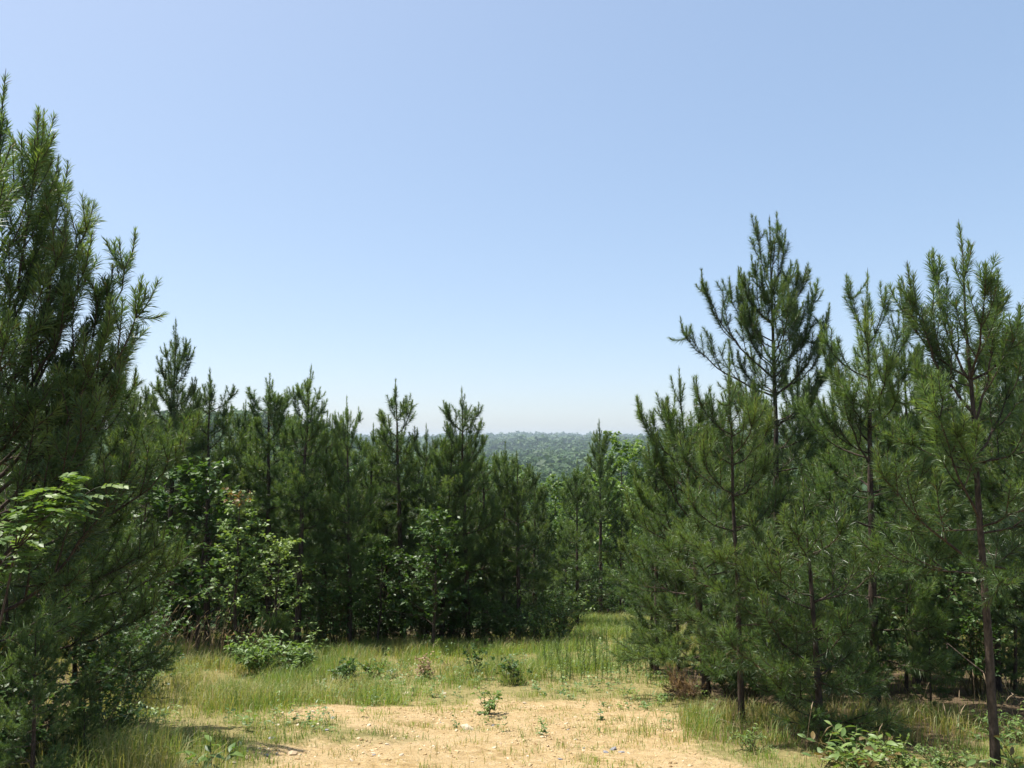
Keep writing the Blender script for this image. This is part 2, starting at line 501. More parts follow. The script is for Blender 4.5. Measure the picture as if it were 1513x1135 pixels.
    for (zz, x, y, zt) in tips:
        p0 = trunk_at(zz); p2 = np.array([x, y, zt])
        p1 = p0 + (p2 - p0) * np.array([0.72, 0.72, 0.38])
        keep_w, keep_s = wood, segs
        wood, segs = MB(), []
        limb(p0, p1, p2, True)
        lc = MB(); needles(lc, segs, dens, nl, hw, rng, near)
        parts.append((wood.mesh("limb", M_BARK, True), lc.mesh("limb_needles", M_NEEDLE)))
        wood, segs = keep_w, keep_s
    # a few dead stubs below the crown
    for zz in np.arange(max(0.5, base - 1.6), base, 0.33):
        a = rng.random() * 6.28; o = np.array([math.cos(a), math.sin(a), rng.uniform(-0.1, 0.5)])
        p0 = trunk_at(zz); l = rng.uniform(0.15, 0.7)
        tube(wood, [p0, p0 + o * l * .5, p0 + o * l + UP * rng.normal(0, .05)], [0.008, 0.006, 0.003], 4, 0.4)
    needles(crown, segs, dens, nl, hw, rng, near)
    return wood.mesh("pine_trunk", M_BARK, True), crown.mesh("pine_crown", M_NEEDLE), parts

def put_tree(meshes, name, loc, rz, s, label, cat, group=None, wide=1.0, tilt=(0, 0)):
    r = root(name, loc, rz, s)
    r.scale = (s * wide, s * wide, s)
    r.rotation_euler = (tilt[0], tilt[1], rz)
    link("trunk", meshes[0], r); link("crown", meshes[1], r)
    for lw, ln_ in meshes[2]: link("needles", ln_, link("limb", lw, r))
    return tag(r, label, cat, group)

def foot(x, y):
    return (float(x), float(y), float(gz(x, y)) - 0.02)

TRI = [0]
def pine_to(px, py, d, label, group=None, base_px=None, **kw):
    """a pine of its own whose leader shows at (px, py), d metres ahead"""
    top = at(px, py, d)
    bx = at(base_px, 900, d)[0] if base_px is not None else top[0]
    f = foot(bx, d)
    H = top[2] - f[2] - 0.36
    tips = [(zz, *(at(x, y, d + dy) - np.array(f))) for (zz, x, y, dy) in kw.pop("tips", ())]
    me = make_pine(H=H, lean=(top[0] - bx, 0), tips=tips, **kw)
    TRI[0] += len(me[1].polygons) + len(me[0].polygons)
    put_tree(me, "pine_tree", f, 0, 1, label, "pine", group)
    return me, H

# --- the big pine on the left edge
pine_to(6, 108, 6.6, "large pine with long upswept limbs, rising above the dark thicket beside the grass", seed=3, base_px=-50, base=0.8, rad=1.3, near=True, whorl=0.40, dens=300, steep=0.95, skip=0.22, r0=0.085,
        tips=[(3.6, 98, 262, 0.1), (3.2, 55, 225, -0.3), (3.0, 128, 318, 0.2), (2.7, 132, 375, -0.2), (2.3, 196, 372, 0.3), (2.2, 214, 440, 0.0), (1.9, 195, 505, 0.3), (2.5, 110, 405, -0.1), (3.4, 75, 300, 0.2), (2.8, 95, 350, -0.3), (2.4, 165, 415, 0.1), (2.0, 160, 480, -0.2), (1.7, 120, 540, 0.2), (1.5, 175, 560, 0.0), (1.6, 140, 600, -0.4), (1.2, 190, 690, -0.3)])
pine_to(60, 470, 8.6, "pine hidden behind the large upswept pine, one lit limb reaching over the sapling", seed=8, base_px=40, base=0.5, rad=1.7, near=False, whorl=0.42, dens=370, hw=0.0030,
        tips=[(2.5, 205, 618, 0.0), (2.3, 292, 628, 0.1), (2.0, 270, 668, -0.2), (1.3, 262, 835, 0.2), (1.5, 240, 800, 0.0), (2.9, 150, 560, 0.1), (0.9, 225, 900, -0.1)])
# --- right hand group
pine_to(1424, 330, 7.6, "slender pine with a tall bare trunk and long spiky leader over the pale shrub", seed=21, base_px=1462, base=1.5, rad=1.1, near=True, whorl=0.42, dens=340, steep=1.15, r0=0.038, skip=0.1, topw=3, lead=1.15,
        tips=[(3.3, 1345, 425, 0.1), (3.6, 1380, 390, 0.4), (3.2, 1475, 430, -0.1), (1.9, 1300, 690, -0.4), (2.7, 1352, 545, 0.2), (2.9, 1505, 520, 0.1), (2.3, 1378, 575, -0.3)])
pine_to(1136, 322, 13.2, "tallest pine beside the track, spire of clustered tips over steep side limbs", seed=33, base_px=1150, base=0.7, rad=1.3, whorl=0.40, dens=370, hw=0.0034, steep=1.05, r0=0.065, lead=1.4,
        tips=[(5.0, 1038, 418, -0.3), (4.7, 1008, 490, 0.0), (5.3, 1092, 415, 0.2), (5.0, 1206, 432, 0.0), (4.7, 1224, 470, -0.3), (5.4, 1178, 405, -0.3), (4.2, 1238, 520, 0.0), (6.4, 1118, 340, 0.1), (6.4, 1160, 352, -0.1), (6.2, 1112, 395, -0.2), (6.1, 1168, 400, 0.2), (6.7, 1148, 325, 0.1), (5.8, 1128, 440, -0.2)])
pine_to(1080, 520, 10.0, "thin pine with a straight dark stem rising in front of the tallest pine", seed=41, base_px=1093, base=0.5, rad=1.05, near=False, whorl=0.37, dens=370, hw=0.0030, steep=1.0, r0=0.036, topw=2, lead=0.7)
pine_to(1186, 690, 9.0, "small young pine with low feathery limbs spreading just above the ground", seed=45, base_px=1209, base=0.3, rad=1.15, near=True, whorl=0.34, dens=270, steep=0.85, r0=0.036, topw=2, lead=0.7,
        tips=[(0.55, 1072, 945, -0.3), (0.6, 1288, 988, -0.2), (0.8, 1128, 905, -0.5), (0.9, 1252, 925, -0.5), (0.4, 1138, 1000, -0.4), (1.2, 1100, 850, 0.2)])
pine_to(1279, 402, 10.6, "pine with a three pronged leader between the spired pine and the slender pine", seed=52, base_px=1290, base=0.6, rad=1.3, whorl=0.38, dens=370, hw=0.0031, steep=1.05, r0=0.06, topw=2, lead=1.05,
        tips=[(4.9, 1252, 425, 0.1), (4.8, 1308, 440, 0.0), (3.5, 1215, 505, 0.2), (3.9, 1328, 480, 0.2), (3.2, 1240, 560, -0.2)])
pine_to(1008, 545, 12.2, "pine with a stout dark base at the track edge beside the dead brush", seed=58, base_px=1042, base=0.5, rad=1.4, whorl=0.36, dens=370, hw=0.0034, steep=0.95, r0=0.062,
        tips=[(3.2, 985, 600, 0.0), (2.6, 962, 640, -0.2), (2.2, 940, 720, 0.0)])

# --- shared pines for the rows further off
VAR = []
for sd, H, base, rad, w, st in ((101, 7.0, 1.9, 1.05, 0.36, 1.1), (102, 6.6, 0.9, 1.25, 0.36, 1.0), (103, 7.2, 2.2, 1.05, 0.34, 1.15), (104, 6.0, 0.5, 1.3, 0.36, 0.95), (105, 6.8, 1.1, 1.2, 0.37, 1.05), (106, 7.0, 2.6, 0.95, 0.40, 1.2), (107, 6.4, 1.3, 1.4, 0.42, 0.9)):
    me = make_pine(sd, H, base, rad, whorl=w, steep=st, dens=250, hw=0.0050, nl=0.135, skip=0.06)
    VAR.append((me, H)); TRI[0] += len(me[0].polygons) + len(me[1].polygons)

def pine_copy(px, py, d, v, rz, label, group=None):
    top = at(px, py, d); f = foot(top[0], d)
    me, H = VAR[v]
    s = (top[2] - f[2]) / (H + 0.38)
    rg = np.random.default_rng(int(abs(px * 7 + py * 13 + d * 101)))
    return put_tree(me, "pine_tree", f, rz, s, label, "pine", group, rg.uniform(0.82, 1.25), rg.normal(0, 0.025, 2))

ORD = ["first", "second", "third", "fourth", "fifth", "sixth", "seventh", "eighth", "ninth", "tenth", "eleventh", "twelfth", "thirteenth", "fourteenth"]
row = [(205, 545, 21.5, 1, 0.3), (260, 470, 20.0, 0, 1.2), (316, 540, 20.6, 6, 2.1), (404, 552, 20.4, 2, 0.7), (444, 538, 19.6, 0, 4.0), (521, 585, 19.8, 4, 2.0), (600, 560, 21.5, 5, 5.2), (652, 622, 20.6, 1, 1.0), (693, 572, 21.0, 6, 3.3), (741, 652, 22.0, 4, 0.2), (766, 664, 21.2, 3, 5.0), (852, 678, 24.2, 3, 2.6), (886, 618, 29.6, 0, 0.9)]
for k, (px, py, d, v, rz) in enumerate(row):
    pine_copy(px, py, d, v, rz, "slim dark pine, %s in the tree line from the large upswept pine" % ORD[k], "pines of the tree line")
rng = np.random.default_rng(77)
for px, py, d, v, rz, lab in ((60, 905, 5.7, 3, 2.2, "small dark pine under the sapling with feather shaped leaves"), (128, 985, 7.1, 3, 0.4, "small dark pine at the thicket's corner beside the wispy bushes"), (-40, 960, 4.9, 3, 5.2, "small dark pine at the foot of the large upswept pine"), (120, 700, 9.6, 3, 1.0, "low bushy pine in the thicket between the large pine and the dry grass"), (25, 760, 7.4, 3, 3.0, "low dark pine under the large upswept pine's limbs"), (185, 760, 12.0, 3, 4.4, "low pine at the thicket's end beside the dry seeding grass")):
    pine_copy(px, py, d, v, rz, lab)
for px, py, d, v, rz in ((-260, 60, 6.2, 0, 0.5), (-330, 150, 8.6, 6, 2.0), (-420, 40, 5.0, 3, 3.3), (-190, 250, 9.6, 1, 4.1), (-520, 120, 6.6, 4, 5.0)):
    pine_copy(px, py, d, v, rz, "pine in the dense woods beyond the large upswept pine", "pines in the woods beyond the large pine")
back = [(350, 590, 24, 1), (375, 640, 25, 4), (480, 625, 24.5, 3), (560, 640, 25, 1), (625, 650, 25.5, 4), (720, 690, 26, 0), (290, 610, 25, 2), (235, 590, 25.5, 3), (165, 560, 24, 4), (790, 735, 30, 1), (430, 660, 29, 2), (580, 680, 29, 0), (665, 690, 30, 3), (520, 690, 31, 1), (330, 660, 30, 4), (120, 560, 22, 2), (60, 540, 20, 0), (0, 560, 19, 1), (835, 760, 31, 4), (915, 740, 30, 3), (-60, 520, 16, 3), (610, 700, 34, 2), (460, 700, 34, 3), (745, 725, 33, 4), (368, 612, 22.6, 1), (425, 600, 23.2, 6), (482, 606, 22.2, 1), (548, 625, 22.4, 6), (572, 618, 23.6, 4), (632, 625, 22.8, 6), (668, 628, 22.4, 1), (716, 655, 23.0, 6), (790, 700, 25.0, 4), (290, 575, 22.0, 1)]
for px, py, d, v in back:
    pine_copy(px, py, d, v, rng.random() * 6.28, "young pine standing in the rows behind the front tree line", "pines behind the tree line")
right = [(965, 640, 15.0, 3), (1055, 600, 16.5, 1), (1115, 560, 18, 4), (1190, 520, 17.5, 0), (1235, 560, 14.2, 3), (1335, 480, 13.0, 1), (1385, 500, 15.5, 4), (1450, 470, 12.2, 2), (1508, 445, 10.2, 4), (1560, 430, 12.5, 3), (1300, 560, 18.5, 2), (1420, 560, 19, 3), (1500, 560, 17.5, 1), (1620, 480, 15, 0), (985, 680, 19, 1), (1250, 600, 22, 0), (1350, 600, 23, 4), (1460, 590, 23.5, 2), (1570, 560, 21, 3), (1090, 640, 22, 2), (1160, 640, 23, 3)]
for k, (px, py, d, v) in enumerate(right):
    if k == 0:
        lab, g = "bushy pine at the far end of the right-hand pine rows where the track drops away", None
    else:
        lab, g = "young pine growing among the rows behind the slender bare trunked pine", "pines in the rows right of the track"
    pine_copy(px, py, d, v, rng.random() * 6.28, lab, g)

for px, py, d, rz in ((1000, 800, 13.4, .3), (1110, 800, 13.0, 1.1), (1150, 850, 11.4, 2.2), (1250, 800, 12.6, 3.0), (1330, 760, 12.0, 4.0), (1400, 800, 13.5, 5.0), (1370, 880, 10.4, 0.8), (1490, 780, 12.0, 1.9), (1540, 850, 10.0, 2.9), (1070, 860, 14.0, 5.5), (1290, 900, 10.6, 4.6), (960, 790, 15.6, 3.6)):
    pine_copy(px, py, d, 3, rz, "low bushy pine filling the gaps between the right-hand trunks", "low pines between the right-hand trunks")

# ------------------------------------------------------------------ broadleaf shrubs and trees
def leaf_tris(mb, base, d, nvec, L, Wd, tint, droop=0.12):
    """many folded ovate leaves: base points, directions, up-normals, lengths"""
    N = len(base)
    d = nrm(d); side = nrm(np.cross(d, nvec)); up = np.cross(side, d)
    L = np.broadcast_to(L, (N,))[:, None]
    tip = base + d * L - UP * L * droop
    c = base + d * L * 0.48 - up * L * 0.05
    l = base + d * L * 0.42 + side * L * Wd + up * L * 0.03
    r = base + d * L * 0.42 - side * L * Wd + up * L * 0.03
    V = np.stack([base, l, tip, r, c], 1).reshape(-1, 3)
    k = np.arange(N)[:, None] * 5
    mb.add(V, np.concatenate([k + [0, 4, 1], k + [1, 4, 2], k + [2, 4, 3], k + [3, 4, 0]]), np.repeat(np.broadcast_to(tint, (N,)), 5))

def make_broadleaf(seed, H, rad, nbr, leaf, per, single=False, tint=0.5, mat=None, red=0.0, flat=0.4, wd=0.30, droop=0.2):
    rng = np.random.default_rng(seed)
    wood, crown = MB(), MB()
    P, D, TT = [], [], []
    if single:
        zs = np.linspace(0, H, 9)
        sp = np.stack([np.cumsum(rng.normal(0, .02 * H / 3, 9)), np.cumsum(rng.normal(0, .02 * H / 3, 9)), zs], -1); sp[0, :2] = 0
        s2 = sp.copy(); s2[0, 2] -= 0.2
        tube(wood, s2, np.linspace(0.012 * H + 0.006, 0.004, 9), 7)
    for b in range(nbr):
        a = b * 2.39996 + rng.normal(0, .3)
        if single:
            f = 0.18 + 0.80 * (b + rng.random()) / nbr
            p0 = np.array([np.interp(f * H, zs, sp[:, c]) for c in range(3)])
            l = rad * (1.15 - f) * rng.uniform(0.7, 1.25) + 0.12 * rad
            o = np.array([math.cos(a), math.sin(a), rng.uniform(0.25, 0.9)])
        else:
            p0 = np.array([rng.normal(0, .06 * rad), rng.normal(0, .06 * rad), -0.03])
            l = H * rng.uniform(0.65, 1.1)
            sp_ = rad / H * rng.uniform(0.15, 1.1)
            o = nrm(np.array([math.cos(a) * sp_, math.sin(a) * sp_, 1.0]))
        pts = [p0]; d = nrm(o)
        for i in range(6):
            d = nrm(d + rng.normal(0, .13, 3) + UP * (0.05 if single else -0.03)); pts.append(pts[-1] + d * l / 6)
        pts = np.array(pts)
        tube(wood, pts, np.linspace(0.004 + 0.006 * l, 0.002, 7), 5)
        subs = [pts]
        for s in range(int(3 + 3.5 * l)):
            f = rng.uniform(0.25, 1.0); k = min(5, int(f * 6))
            q = pts[k] + (pts[k + 1] - pts[k]) * rng.random()
            dd = nrm(nrm(pts[k + 1] - pts[k]) * 0.6 + rng.normal(0, .7, 3) * np.array([1, 1, flat]))
            ll = min(0.7, l * 0.35) * rng.uniform(0.5, 1.2) + leaf
            tw = np.array([q, q + dd * ll * .5, q + nrm(dd + UP * 0.12) * ll])
            tube(wood, tw, [0.004, 0.003, 0.0015], 3)
            subs.append(tw)
        for tw in subs:
            n = rng.poisson(per)
            for _ in range(n):
                f = rng.uniform(0.3, 1.0) * (len(tw) - 1); k = min(len(tw) - 2, int(f))
                q = tw[k] + (tw[k + 1] - tw[k]) * (f - k)
                tg = nrm(tw[k + 1] - tw[k])
                P.append(q); D.append(nrm(tg * 0.5 + rng.normal(0, .75, 3) * np.array([1, 1, 0.45]))); TT.append(q[2] / H)
    P, D, TT = np.array(P), np.array(D), np.array(TT)
    N = len(P)
    nv = nrm(UP + rng.normal(0, .45, (N, 3)))
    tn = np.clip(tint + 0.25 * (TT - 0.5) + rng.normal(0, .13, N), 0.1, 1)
    if red: tn = np.where((TT > 1 - red * 0.25) & (rng.random(N) < 0.7), 0.02, tn)
    leaf_tris(crown, P, D, nv, leaf * rng.uniform(0.65, 1.25, N), wd, tn, droop)
    TRI[0] += len(crown.T[0])
    return wood.mesh("stem", M_STEM if not single else M_BARK, True), crown.mesh("foliage", mat or M_LEAF)

def put_shrub(meshes, name, loc, rz, s, label, cat, group=None, parts=("stem", "foliage")):
    r = root(name, loc, rz, s)
    link(parts[0], meshes[0], r); link(parts[1], meshes[1], r)
    return tag(r, label, cat, group)

# pale sapling with the reddish top, in front of the tree line
x = at(352, 730, 17.2)
f = foot(x[0], 17.2)
put_shrub(make_broadleaf(201, x[2] - f[2], 0.95, 34, 0.10, 9, single=True, tint=0.55, mat=M_LEAF_PALE, red=0.3), "broadleaf_sapling", f, 0, 1, "pale green leafy sapling with reddish leaves at its tip before the tree line", "sapling", parts=("trunk", "crown"))
x = at(412, 795, 17.6); f = foot(x[0], 17.6)
put_shrub(make_broadleaf(202, x[2] - f[2], 1.0, 24, 0.10, 9, single=True, tint=0.65, mat=M_LEAF_PALE), "broadleaf_sapling", f, 0, 1, "shorter yellow green sapling leaning against the red tipped sapling", "sapling", parts=("trunk", "crown"))
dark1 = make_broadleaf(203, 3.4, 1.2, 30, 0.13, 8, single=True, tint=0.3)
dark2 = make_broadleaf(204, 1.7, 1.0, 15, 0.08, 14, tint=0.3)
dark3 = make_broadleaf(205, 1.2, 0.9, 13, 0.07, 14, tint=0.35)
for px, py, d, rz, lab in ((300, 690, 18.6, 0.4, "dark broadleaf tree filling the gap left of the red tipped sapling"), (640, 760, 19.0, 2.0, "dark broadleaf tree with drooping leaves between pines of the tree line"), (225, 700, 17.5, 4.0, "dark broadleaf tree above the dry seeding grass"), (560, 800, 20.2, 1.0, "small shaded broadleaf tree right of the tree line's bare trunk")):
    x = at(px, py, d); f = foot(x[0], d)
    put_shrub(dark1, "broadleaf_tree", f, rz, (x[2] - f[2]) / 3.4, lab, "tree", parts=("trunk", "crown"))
rng = np.random.default_rng(5)
for px in range(190, 960, 27):
    d = 20.2 + rng.uniform(-0.7, 1.6) + max(0, (px - 760) / 40.0) + (6.5 if px > 860 else 0)
    x = at(px + rng.uniform(-10, 10), 900, d)[0]
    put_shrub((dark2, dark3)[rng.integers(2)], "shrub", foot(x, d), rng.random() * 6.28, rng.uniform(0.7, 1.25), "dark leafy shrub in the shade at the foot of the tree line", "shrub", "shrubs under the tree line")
for px in range(1075, 1560, 26):
    d = rng.uniform(11.5, 19)
    x = at(px, 900, d)[0]
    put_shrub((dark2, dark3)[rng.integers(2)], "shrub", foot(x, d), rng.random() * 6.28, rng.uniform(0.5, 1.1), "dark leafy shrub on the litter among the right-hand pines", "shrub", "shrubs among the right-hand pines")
# thicket in the left foreground
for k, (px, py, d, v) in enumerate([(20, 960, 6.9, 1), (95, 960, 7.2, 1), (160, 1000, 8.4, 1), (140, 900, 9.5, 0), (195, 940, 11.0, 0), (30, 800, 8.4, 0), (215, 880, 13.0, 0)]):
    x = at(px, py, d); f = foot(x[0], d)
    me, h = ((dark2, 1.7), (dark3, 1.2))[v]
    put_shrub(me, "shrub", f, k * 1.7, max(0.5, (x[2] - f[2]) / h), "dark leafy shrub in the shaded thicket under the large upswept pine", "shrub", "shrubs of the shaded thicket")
# round light bush by the gap, bright sprig, low shrubs in the grass
def spot_shrub(px, py_top, base_y, seed, rad, leaf, nbr, per, label, tint=0.6, mat=None, name="shrub", red=0.0, wd=0.3):
    d = base_y if base_y < 100 else float(on_ground(px, base_y)[1])
    x = at(px, py_top, d); f = foot(x[0], d)
    put_shrub(make_broadleaf(seed, max(0.15, x[2] - f[2]), rad, nbr, leaf, per, tint=tint, mat=mat, red=red, wd=wd), name, f, 0, 1, label, "shrub")
spot_shrub(828, 868, 21.0, 211, 0.75, 0.085, 16, 9, "rounded light green bush at the foot of the tree line by the gap", 0.8)
spot_shrub(790, 918, 958, 212, 0.45, 0.13, 7, 5, "bright green large leaved shrub at the meadow edge", 0.9)
spot_shrub(385, 938, 998, 213, 0.55, 0.11, 20, 10, "low green shrub with arching leaves in the tall grass", 0.5, mat=M_LEAF_PALE, red=0.3, wd=0.2)
spot_shrub(440, 950, 994, 214, 0.5, 0.11, 17, 10, "low green shrub leaning on the arching shrub in the grass", 0.45, mat=M_LEAF_PALE, wd=0.2)
spot_shrub(511, 976, 1010, 215, 0.28, 0.08, 11, 9, "small dark green shrub alone in the short grass", 0.3)
spot_shrub(556, 970, 1002, 216, 0.3, 0.06, 8, 7, "small yellow green bush beside the small dark shrub", 0.75)
spot_shrub(626, 966, 1000, 217, 0.22, 0.06, 6, 6, "small brownish wilting weed in the short grass", 0.5, mat=M_DEAD)
spot_shrub(704, 955, 1004, 218, 0.22, 0.08, 5, 4, "leggy dark weed with few leaves in the meadow", 0.2)
spot_shrub(722, 1018, 1056, 219, 0.2, 0.07, 6, 5, "small leafy weed growing on the bare dirt", 0.8)
spot_shrub(758, 966, 1012, 220, 0.3, 0.08, 6, 5, "weed with sparse leaves beside the leggy dark weed", 0.35)
spot_shrub(120, 1040, 8.6, 221, 0.4, 0.05, 12, 9, "wispy yellow green bush beside the shaded thicket", 0.7, mat=M_LEAF_PALE, wd=0.14)
spot_shrub(170, 1050, 8.3, 222, 0.3, 0.05, 10, 9, "wispy green bush between the thicket and the dirt", 0.5, wd=0.14)
spot_shrub(640, 938, 962, 223, 0.8, 0.09, 12, 8, "low bright vine mound along the meadow edge", 0.65)
spot_shrub(725, 932, 958, 224, 0.9, 0.09, 12, 8, "low leafy mound at the meadow edge below the tree line", 0.6)

spot_shrub(1322, 1088, 1132, 225, 0.42, 0.06, 14, 9, "low wispy yellow green bush right of the pale arching shrub", 0.75, mat=M_LEAF_PALE, wd=0.18)
spot_shrub(1390, 1092, 1133, 226, 0.40, 0.05, 14, 9, "low wispy green bush left of the slender pine's foot", 0.6, mat=M_LEAF_PALE, wd=0.14)
spot_shrub(1245, 1062, 1112, 227, 0.36, 0.07, 11, 8, "small green bush behind the pale arching shrub", 0.5)
spot_shrub(1490, 1040, 1098, 228, 0.5, 0.06, 14, 9, "wispy green bush behind the slender pine's bare trunk", 0.55, mat=M_LEAF_PALE, wd=0.16)
spot_shrub(1110, 1075, 1112, 229, 0.3, 0.05, 10, 8, "small grassy bush by the thin straight stemmed pine", 0.6, mat=M_LEAF_PALE, wd=0.14)

# trees on the slope beyond the gap
bright = make_broadleaf(231, 8.0, 2.6, 44, 0.20, 13, single=True, tint=0.75)
mid_t = make_broadleaf(232, 8.0, 2.8, 40, 0.22, 12, single=True, tint=0.45)
for k, (px, py, d, me, lab, g) in enumerate([(914, 655, 35, bright, "bright green broadleaf tree behind the last pine of the tree line", None), (818, 715, 40, bright, "bright green broadleaf tree on the slope in the gap", None), (800, 760, 35, mid_t, "green broadleaf tree low in the gap", None)] +
        [(p, 700 + rng.uniform(-10, 45), rng.uniform(42, 70), mid_t if rng.random() < .6 else bright, "broadleaf tree on the slope below the tree line", "trees on the slope") for p in range(690, 1000, 26)] +
        [(p, 690 + rng.uniform(0, 60), rng.uniform(36, 60), mid_t, "broadleaf tree on the slope below the tree line", "trees on the slope") for p in range(360, 690, 40)]):
    x = at(px, py, d); f = foot(x[0], d)
    s = (x[2] - f[2]) / 8.0
    put_shrub(me, "broadleaf_tree", f, k * 1.3, s, lab, "tree", g, parts=("trunk", "crown"))

# ------------------------------------------------------------------ far forest (one mass)
rng = np.random.default_rng(9)
ff = MB()
def crowns(cx, cy, size, N, th):
    cz = gz(cx, cy)
    n = len(cx)
    u = rng.normal(size=(n, N, 3)); u = nrm(u); u[..., 2] = np.abs(u[..., 2]) * 1.0 - 0.12
    lum = 0.75 + 0.35 * rng.random((n, N, 1))
    hgt = size * rng.uniform(0.75, 1.25, n)
    P = np.stack([cx, cy, cz + th * 0.35], -1)[:, None, :] + u * lum * np.stack([size * 0.55, size * 0.55, hgt * 0.8], -1)[:, None, :]
    ts = (size * 1.25 / math.sqrt(N))[:, None, None]
    nn = nrm(u + rng.normal(0, .28, u.shape))
    a = nrm(np.cross(nn, rng.normal(size=u.shape))); b = np.cross(nn, a)
    V = np.stack([P + a * ts * 0.9, P - a * ts * .5 + b * ts * .75, P - a * ts * .5 - b * ts * .75], 2).reshape(-1, 3)
    k = np.arange(n * N)[:, None] * 3
    tint = np.clip(rng.normal(.42, .22, (n, 1)) + rng.normal(0, .06, (n, N)), 0, 1)
    ff.add(V, k + [0, 1, 2], np.repeat(tint.ravel(), 3))
def scatter(d0, d1, sp, size, N):
    n = int(0.80 * (d1 * d1 - d0 * d0) / 2 / (sp * sp))
    d = np.sqrt(rng.uniform(d0 * d0, d1 * d1, n)); a = rng.uniform(-0.46, 0.34, n)
    s = size * rng.uniform(0.7, 1.35, n)
    crowns(d * np.sin(a), d * np.cos(a), s, N, s)
def scatter_side(d0, d1, sp, size, N, a0, a1):
    n = int((a1 - a0) * (d1 * d1 - d0 * d0) / 2 / (sp * sp))
    d = np.sqrt(rng.uniform(d0 * d0, d1 * d1, n)); a = rng.uniform(a0, a1, n)
    s = size * rng.uniform(0.7, 1.35, n)
    crowns(d * np.sin(a), d * np.cos(a), s, N, s)
scatter_side(34, 75, 2.9, 4.6, 170, 0.30, 0.85)
scatter_side(34, 75, 2.9, 4.6, 170, -0.85, -0.42)
scatter(70, 160, 4.2, 5.5, 100)
scatter(160, 420, 7.2, 8.8, 64)
scatter(420, 1100, 12.5, 13.5, 44)
scatter(1100, 2600, 23, 22, 24)
scatter(2600, 7000, 60, 32, 16)
tag(link("forest", ff.mesh("forest", M_FAR)), "hazy green forest covering the valley and ridges to the horizon", "forest", kind="stuff")

# ------------------------------------------------------------------ grass
rng = np.random.default_rng(12)
def blades(mb, x, y, h, w, lean, tint):
    N = len(x)
    b = np.stack([x, y, gz(x, y) - 0.015], -1)
    a = rng.random(N) * 6.283
    o = np.stack([np.cos(a), np.sin(a), 0 * a], -1)
    s = np.stack([-np.sin(a + rng.normal(0, .5, N)), np.cos(a), 0 * a], -1) * (w / 2)[:, None]
    m = b + o * (h * lean * 0.3)[:, None] + UP * (h * 0.58)[:, None]
    t = b + o * (h * lean)[:, None] + UP * (h * (1 - 0.35 * lean))[:, None]
    V = np.stack([b - s, b + s, m - s * .75, m + s * .75, t], 1).reshape(-1, 3)
    k = np.arange(N)[:, None] * 5
    mb.add(V, np.concatenate([k + [0, 1, 3], k + [0, 3, 2], k + [2, 3, 4]]), np.repeat(tint, 5))

gr = MB()
N0 = 600000
y = 5.0 + 24.5 * rng.random(N0) ** 0.85
x = rng.uniform(-0.62, 0.70, N0) * (y + 1.5)
d_, w_, so = masks(x, y)
tall = sstep(-0.1, 0.25, vnoise(x, y, 2.4, 21) + 0.35 * sstep(-1.6, -3.4, x) + 0.45 * sstep(13.5, 17, y) * sstep(0.3, 1.2, x) - 0.12)
clump = vnoise(x, y, 0.35, 22)
keep = (1 - np.where(x > 0, 0.50, 0.75) * w_) * (0.22 + 0.85 * (clump > -0.05)) * (0.40 + 0.35 * tall)
isl = np.zeros_like(x)
for c, r in ISLES: isl = np.maximum(isl, 1 - sstep(r * 0.2, r * 1.3, np.hypot(x - c[0], (y - c[1]) * 0.6) + 0.7 * vnoise(x, y, 0.4, 13)))
bare = 0.35 * isl * (clump > -0.05) + 0.085 * (0.25 + sstep(-0.1, 0.3, vnoise(x, y, 0.7, 29))) + 0.42 * sstep(0.10, 0.34, vnoise(x, y, 0.26, 23) + 0.5 * vnoise(x, y, 1.5, 25))
keep = keep * (1 - d_) ** 1.6 + bare * d_
keep = keep * (1 + np.where(x > 1.4, 3.4, 1.6) * (1 - sstep(7.5, 11.5, y)) * (1 - d_))
k = rng.random(N0) < keep
x, y, d_, w_, tall, clump = x[k], y[k], d_[k], w_[k], tall[k], clump[k]
N = len(x)
h = (0.065 + 0.20 * tall + 0.16 * np.clip(clump, 0, 1) + 0.12 * np.clip(vnoise(x, y, 0.8, 27), 0, 1)) * rng.uniform(0.35, 1.5, N) * (1 - 0.45 * d_)
tint = np.clip(0.54 + 0.8 * vnoise(x, y, 1.3, 24) - 0.18 * tall + rng.normal(0, .13, N), 0.2, 1)
tint = np.where(rng.random(N) < 0.09 + 0.25 * d_ + 0.3 * w_ + 0.25 * sstep(0.15, 0.4, vnoise(x, y, 1.0, 28)), rng.uniform(0.0, 0.16, N), tint)
blades(gr, x, y, h, 0.0045 + 0.00018 * y, np.clip(rng.normal(0.5, 0.32, N), 0.05, 1.2), tint)
tag(link("grass", gr.mesh("grass", M_GRASS)), "sunlit yellow green grass covering the clearing around the bare dirt", "grass", kind="stuff")
nblades = N

wd_ = MB()
n = 2000
y = rng.uniform(9, 23, n); x = rng.uniform(-0.5, 0.36, n) * y
dd_, ww_, _ = masks(x, y)
k = (rng.random(n) < (0.10 + 0.9 * (1 - dd_)) * (1 - ww_)) & (vnoise(x, y, 1.2, 41) > -0.1)
for xx, yy in zip(x[k], y[k]):
    m = rng.integers(8, 26); hh = rng.uniform(0.04, 0.26)
    a = rng.random(m) * 6.283; z = rng.random(m) * hh
    P_ = np.stack([xx + rng.normal(0, .03, m), yy + rng.normal(0, .03, m), float(gz(xx, yy)) + z], -1)
    leaf_tris(wd_, P_, np.stack([np.cos(a), np.sin(a), rng.uniform(0.1, 0.9, m)], -1), nrm(UP + rng.normal(0, .3, (m, 3))), rng.uniform(0.03, 0.075, m), rng.uniform(0.14, 0.34), np.clip(rng.normal(rng.uniform(0.25, 0.9), .1, m), 0.05, 1), 0.2)
